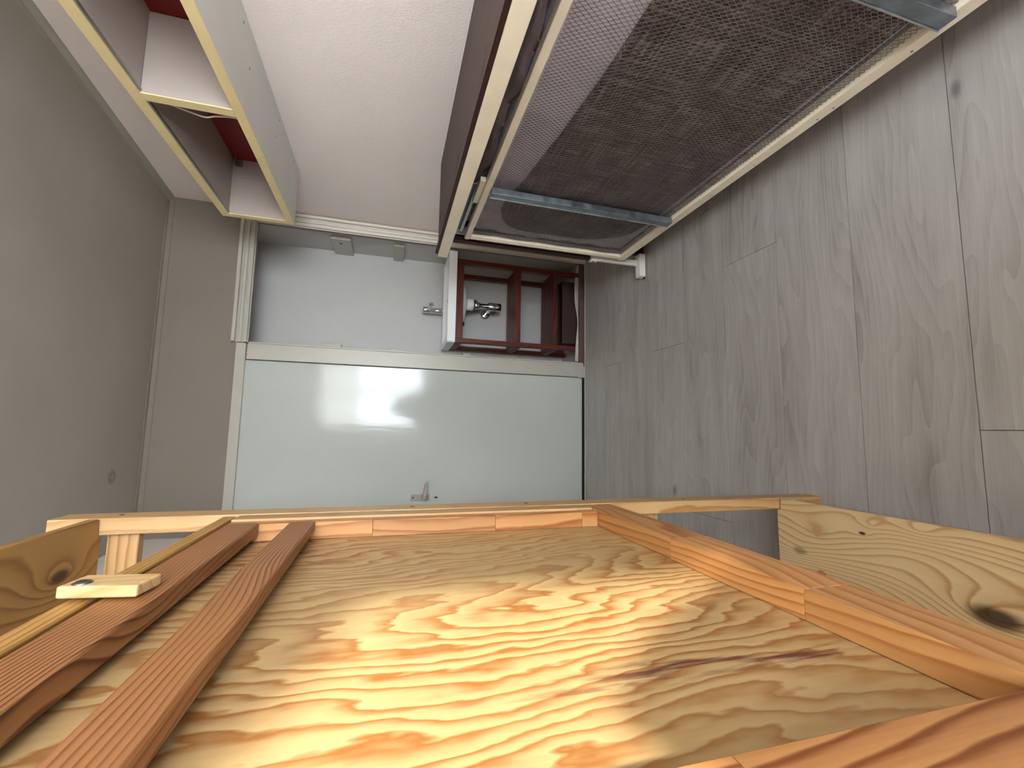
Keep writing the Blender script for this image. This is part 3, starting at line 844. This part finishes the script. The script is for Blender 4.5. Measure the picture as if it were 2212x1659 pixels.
prism('mattress_underside', outl, 'X', .8800, .8985, 'ticking', mat_, .003)

# bedding stuffed between the mattress top and the shelf
bm = bmesh.new(); NU, NV = 90, 10; rows_ = []
for i in range(NU + 1):
    u = i / NU; y = -.05 + 1.86 * u; row = []
    for j in range(NV + 1):
        v = j / NV; a = math.pi * (v - .05) / .9
        wob = .012 * math.sin(u * 31 + v * 5) + .008 * math.sin(u * 73 + v * 9)
        row.append(bm.verts.new((.10 * -math.cos(a) * .9 + wob * .6, y - .9, .035 * math.sin(max(0, min(math.pi, a))) + wob * .5)))
    rows_.append(row)
for a, b in zip(rows_, rows_[1:]):
    for j in range(NV): bm.faces.new((a[j], b[j], b[j + 1], a[j + 1]))
ret = bmesh.ops.extrude_face_region(bm, geom=list(bm.faces))
bmesh.ops.translate(bm, verts=[x for x in ret['geom'] if isinstance(x, bmesh.types.BMVert)], vec=(0, 0, -.012))
blk = obj('blanket', bm_mesh(bm, 'blanket'), M['blanket'], None, (1.005, .9, .952), True)
tag(blk, 'crumpled lilac-grey bedding stuffed under the brown shelf', 'bedding')

# legs and lifting arm
lg = box('leg', .862, .890, 1.9262, 1.9450, .0385, .295, 'whitepaint', bed, .002)
box('leg_hinge', .856, .8615, 1.924, 1.947, .264, .302, 'whitepaint', lg, .002)
lathe('bolt', [(.005, 0), (.004, -.003)], 'screw', lg, (.8558, 1.9355, .283), 'X', 12)
ft = box('foot', .800, .920, 1.905, 1.947, .004, .038, 'whitepaint', bed, .003)
lathe('foot_pad', [(.012, 0), (.012, .006)], 'blackrubber', ft, (.806, 1.925, .0), 'Z', 14)
box('lift_arm', .893, .898, 1.48, 1.885, .955, .968, 'galvlight', bed, .001)
box('lift_arm', .912, .916, 1.52, 1.915, .962, .985, 'galv', bed, .001)
box('arm_block', .872, .890, 1.43, 1.585, .9455, .966, 'cream', bed, .002)
box('arm_plate', .885, .925, 1.898, 1.902, .925, .985, 'zinc', bed, .001)

# ================================================================== pine shelving with the folding table
XF = -.175
pu = empty('pine_shelf_unit', (-.34, .60, 0)); tag(pu, 'tall pine shelving frame with plain boards at the top and near the floor', 'shelving')
PY = ((1.023, 1.083), (.072, .132))
for (a, b) in PY:
    for x0 in (XF - .031, -.505):
        po = box('post', x0, x0 + .031, a, b, 0, 1.832, 'pineZ', pu, .002)
        if x0 > -.3:
            for z in (1.733, 1.178, .903, .45):
                lathe('pin_hole', [(.0045, 0), (.0045, .0006)], 'black', po, (XF - .0003, (a + b) / 2 + .003, z), 'X', 12)
    m = (a + b) / 2 - .010
    for z0, z1 in ((1.695, 1.747), (.540, .582), (.06, .10), (1.12, 1.165)):
        box('rung', -.4735, XF - .0315, m, m + .020, z0, z1, 'pineX', pu, .002)
bp = [(XF, 1.018), (XF - .033, 1.018), (XF - .033, 1.030), (-.472, 1.030), (-.472, .126), (XF - .033, .126), (XF - .033, .138), (XF, .138)]
prism('shelf_board', bp, 'Z', .139, .157, 'board_low', pu, .0015)
prism('shelf_board', bp, 'Z', 1.750, 1.768, 'board_top', pu, .0015)
ft_ = empty('folding_table_cabinet', (-.33, .60, .69)); tag(ft_, 'pine cabinet with folded-up plywood table flap held by a wooden turn latch', 'cabinet')
FY0, FY1 = .14, 1.012
NS, FS = .22, .93
PZ0, PZ1, PX = .697, 1.516, -.210
box('top_board', -.470, XF - .002, FY0, 1.016, 1.524, 1.547, 'batten', ft_, .003)
box('bottom_board', -.470, PX - .012, FY0 + .02, FY1 - .02, .70, .72, 'pineY', ft_, .002)
box('side_board', -.470, PX - .012, FY1 - .02, FY1, .70, 1.5235, 'pineZ', ft_, .002)
box('side_board', -.470, PX - .012, FY0, FY0 + .0195, .70, 1.5235, 'pineZ', ft_, .002)
box('back_board', -.474, -.4705, FY0, FY1, .70, 1.5235, 'pineZ', ft_)
flap = box('table_flap', PX - .011, PX, FY0 + .001, FY1 - .001, PZ0, PZ1, 'ply', ft_)
flap['label'] = 'plywood table top with wavy grain, folded upright'
# far upright: finger-jointed pieces and a pale edging strip
zs = [.772, .81, 1.011, 1.260, 1.471, PZ1]
for a, b in zip(zs, zs[1:]):
    box('stile', PX + .0005, XF - .003, FS, FS + .053, a + .0002, b - .0002, 'flapZ', flap, .0008)
box('stile_edging', PX + .0005, XF, FS + .0535, FY1, .772, PZ1 + .0, 'pineZ', flap, .002)
box('stile_edging', PX + .0005, XF - .0016, FS + .030, FS + .053, .772, PZ1, 'pineZ', flap, .001).location.x += .003
for a, b in zip([.772, 1.05, PZ1], [1.05, PZ1]):
    box('stile', PX + .0005, XF - .001, FY0 + .001, NS, a + .0002, b - .0002, 'flapZy', flap, .0008)
ys = [FY0 + .001, .417, .666, FY1]
for a, b in zip(ys, ys[1:]):
    box('rail', PX + .0005, XF, a + .0002, b - .0002, PZ0, .7705, 'flapY', flap, .0008)
# folded legs
box('table_leg', PX + .014, XF, NS + .001, FS - .001, 1.365, 1.409, 'legY', flap, .003)
box('table_leg', PX + .010, XF, NS + .001, FS - .001, 1.461, 1.513, 'legY', flap, .003)
# latch
la = box('latch', -.1725, -.1605, .5535, .5915, 1.474, 1.548, 'latch', ft_, .002, rot=Matrix.Rotation(math.radians(-9), 3, 'X'))
la['label'] = 'small pale wooden turn latch with a steel screw'
lathe('screw', [(.0085, 0), (.0085, .0006), (.005, .0022)], 'screw', la, (-.1606, .567, 1.533), 'X', 18)
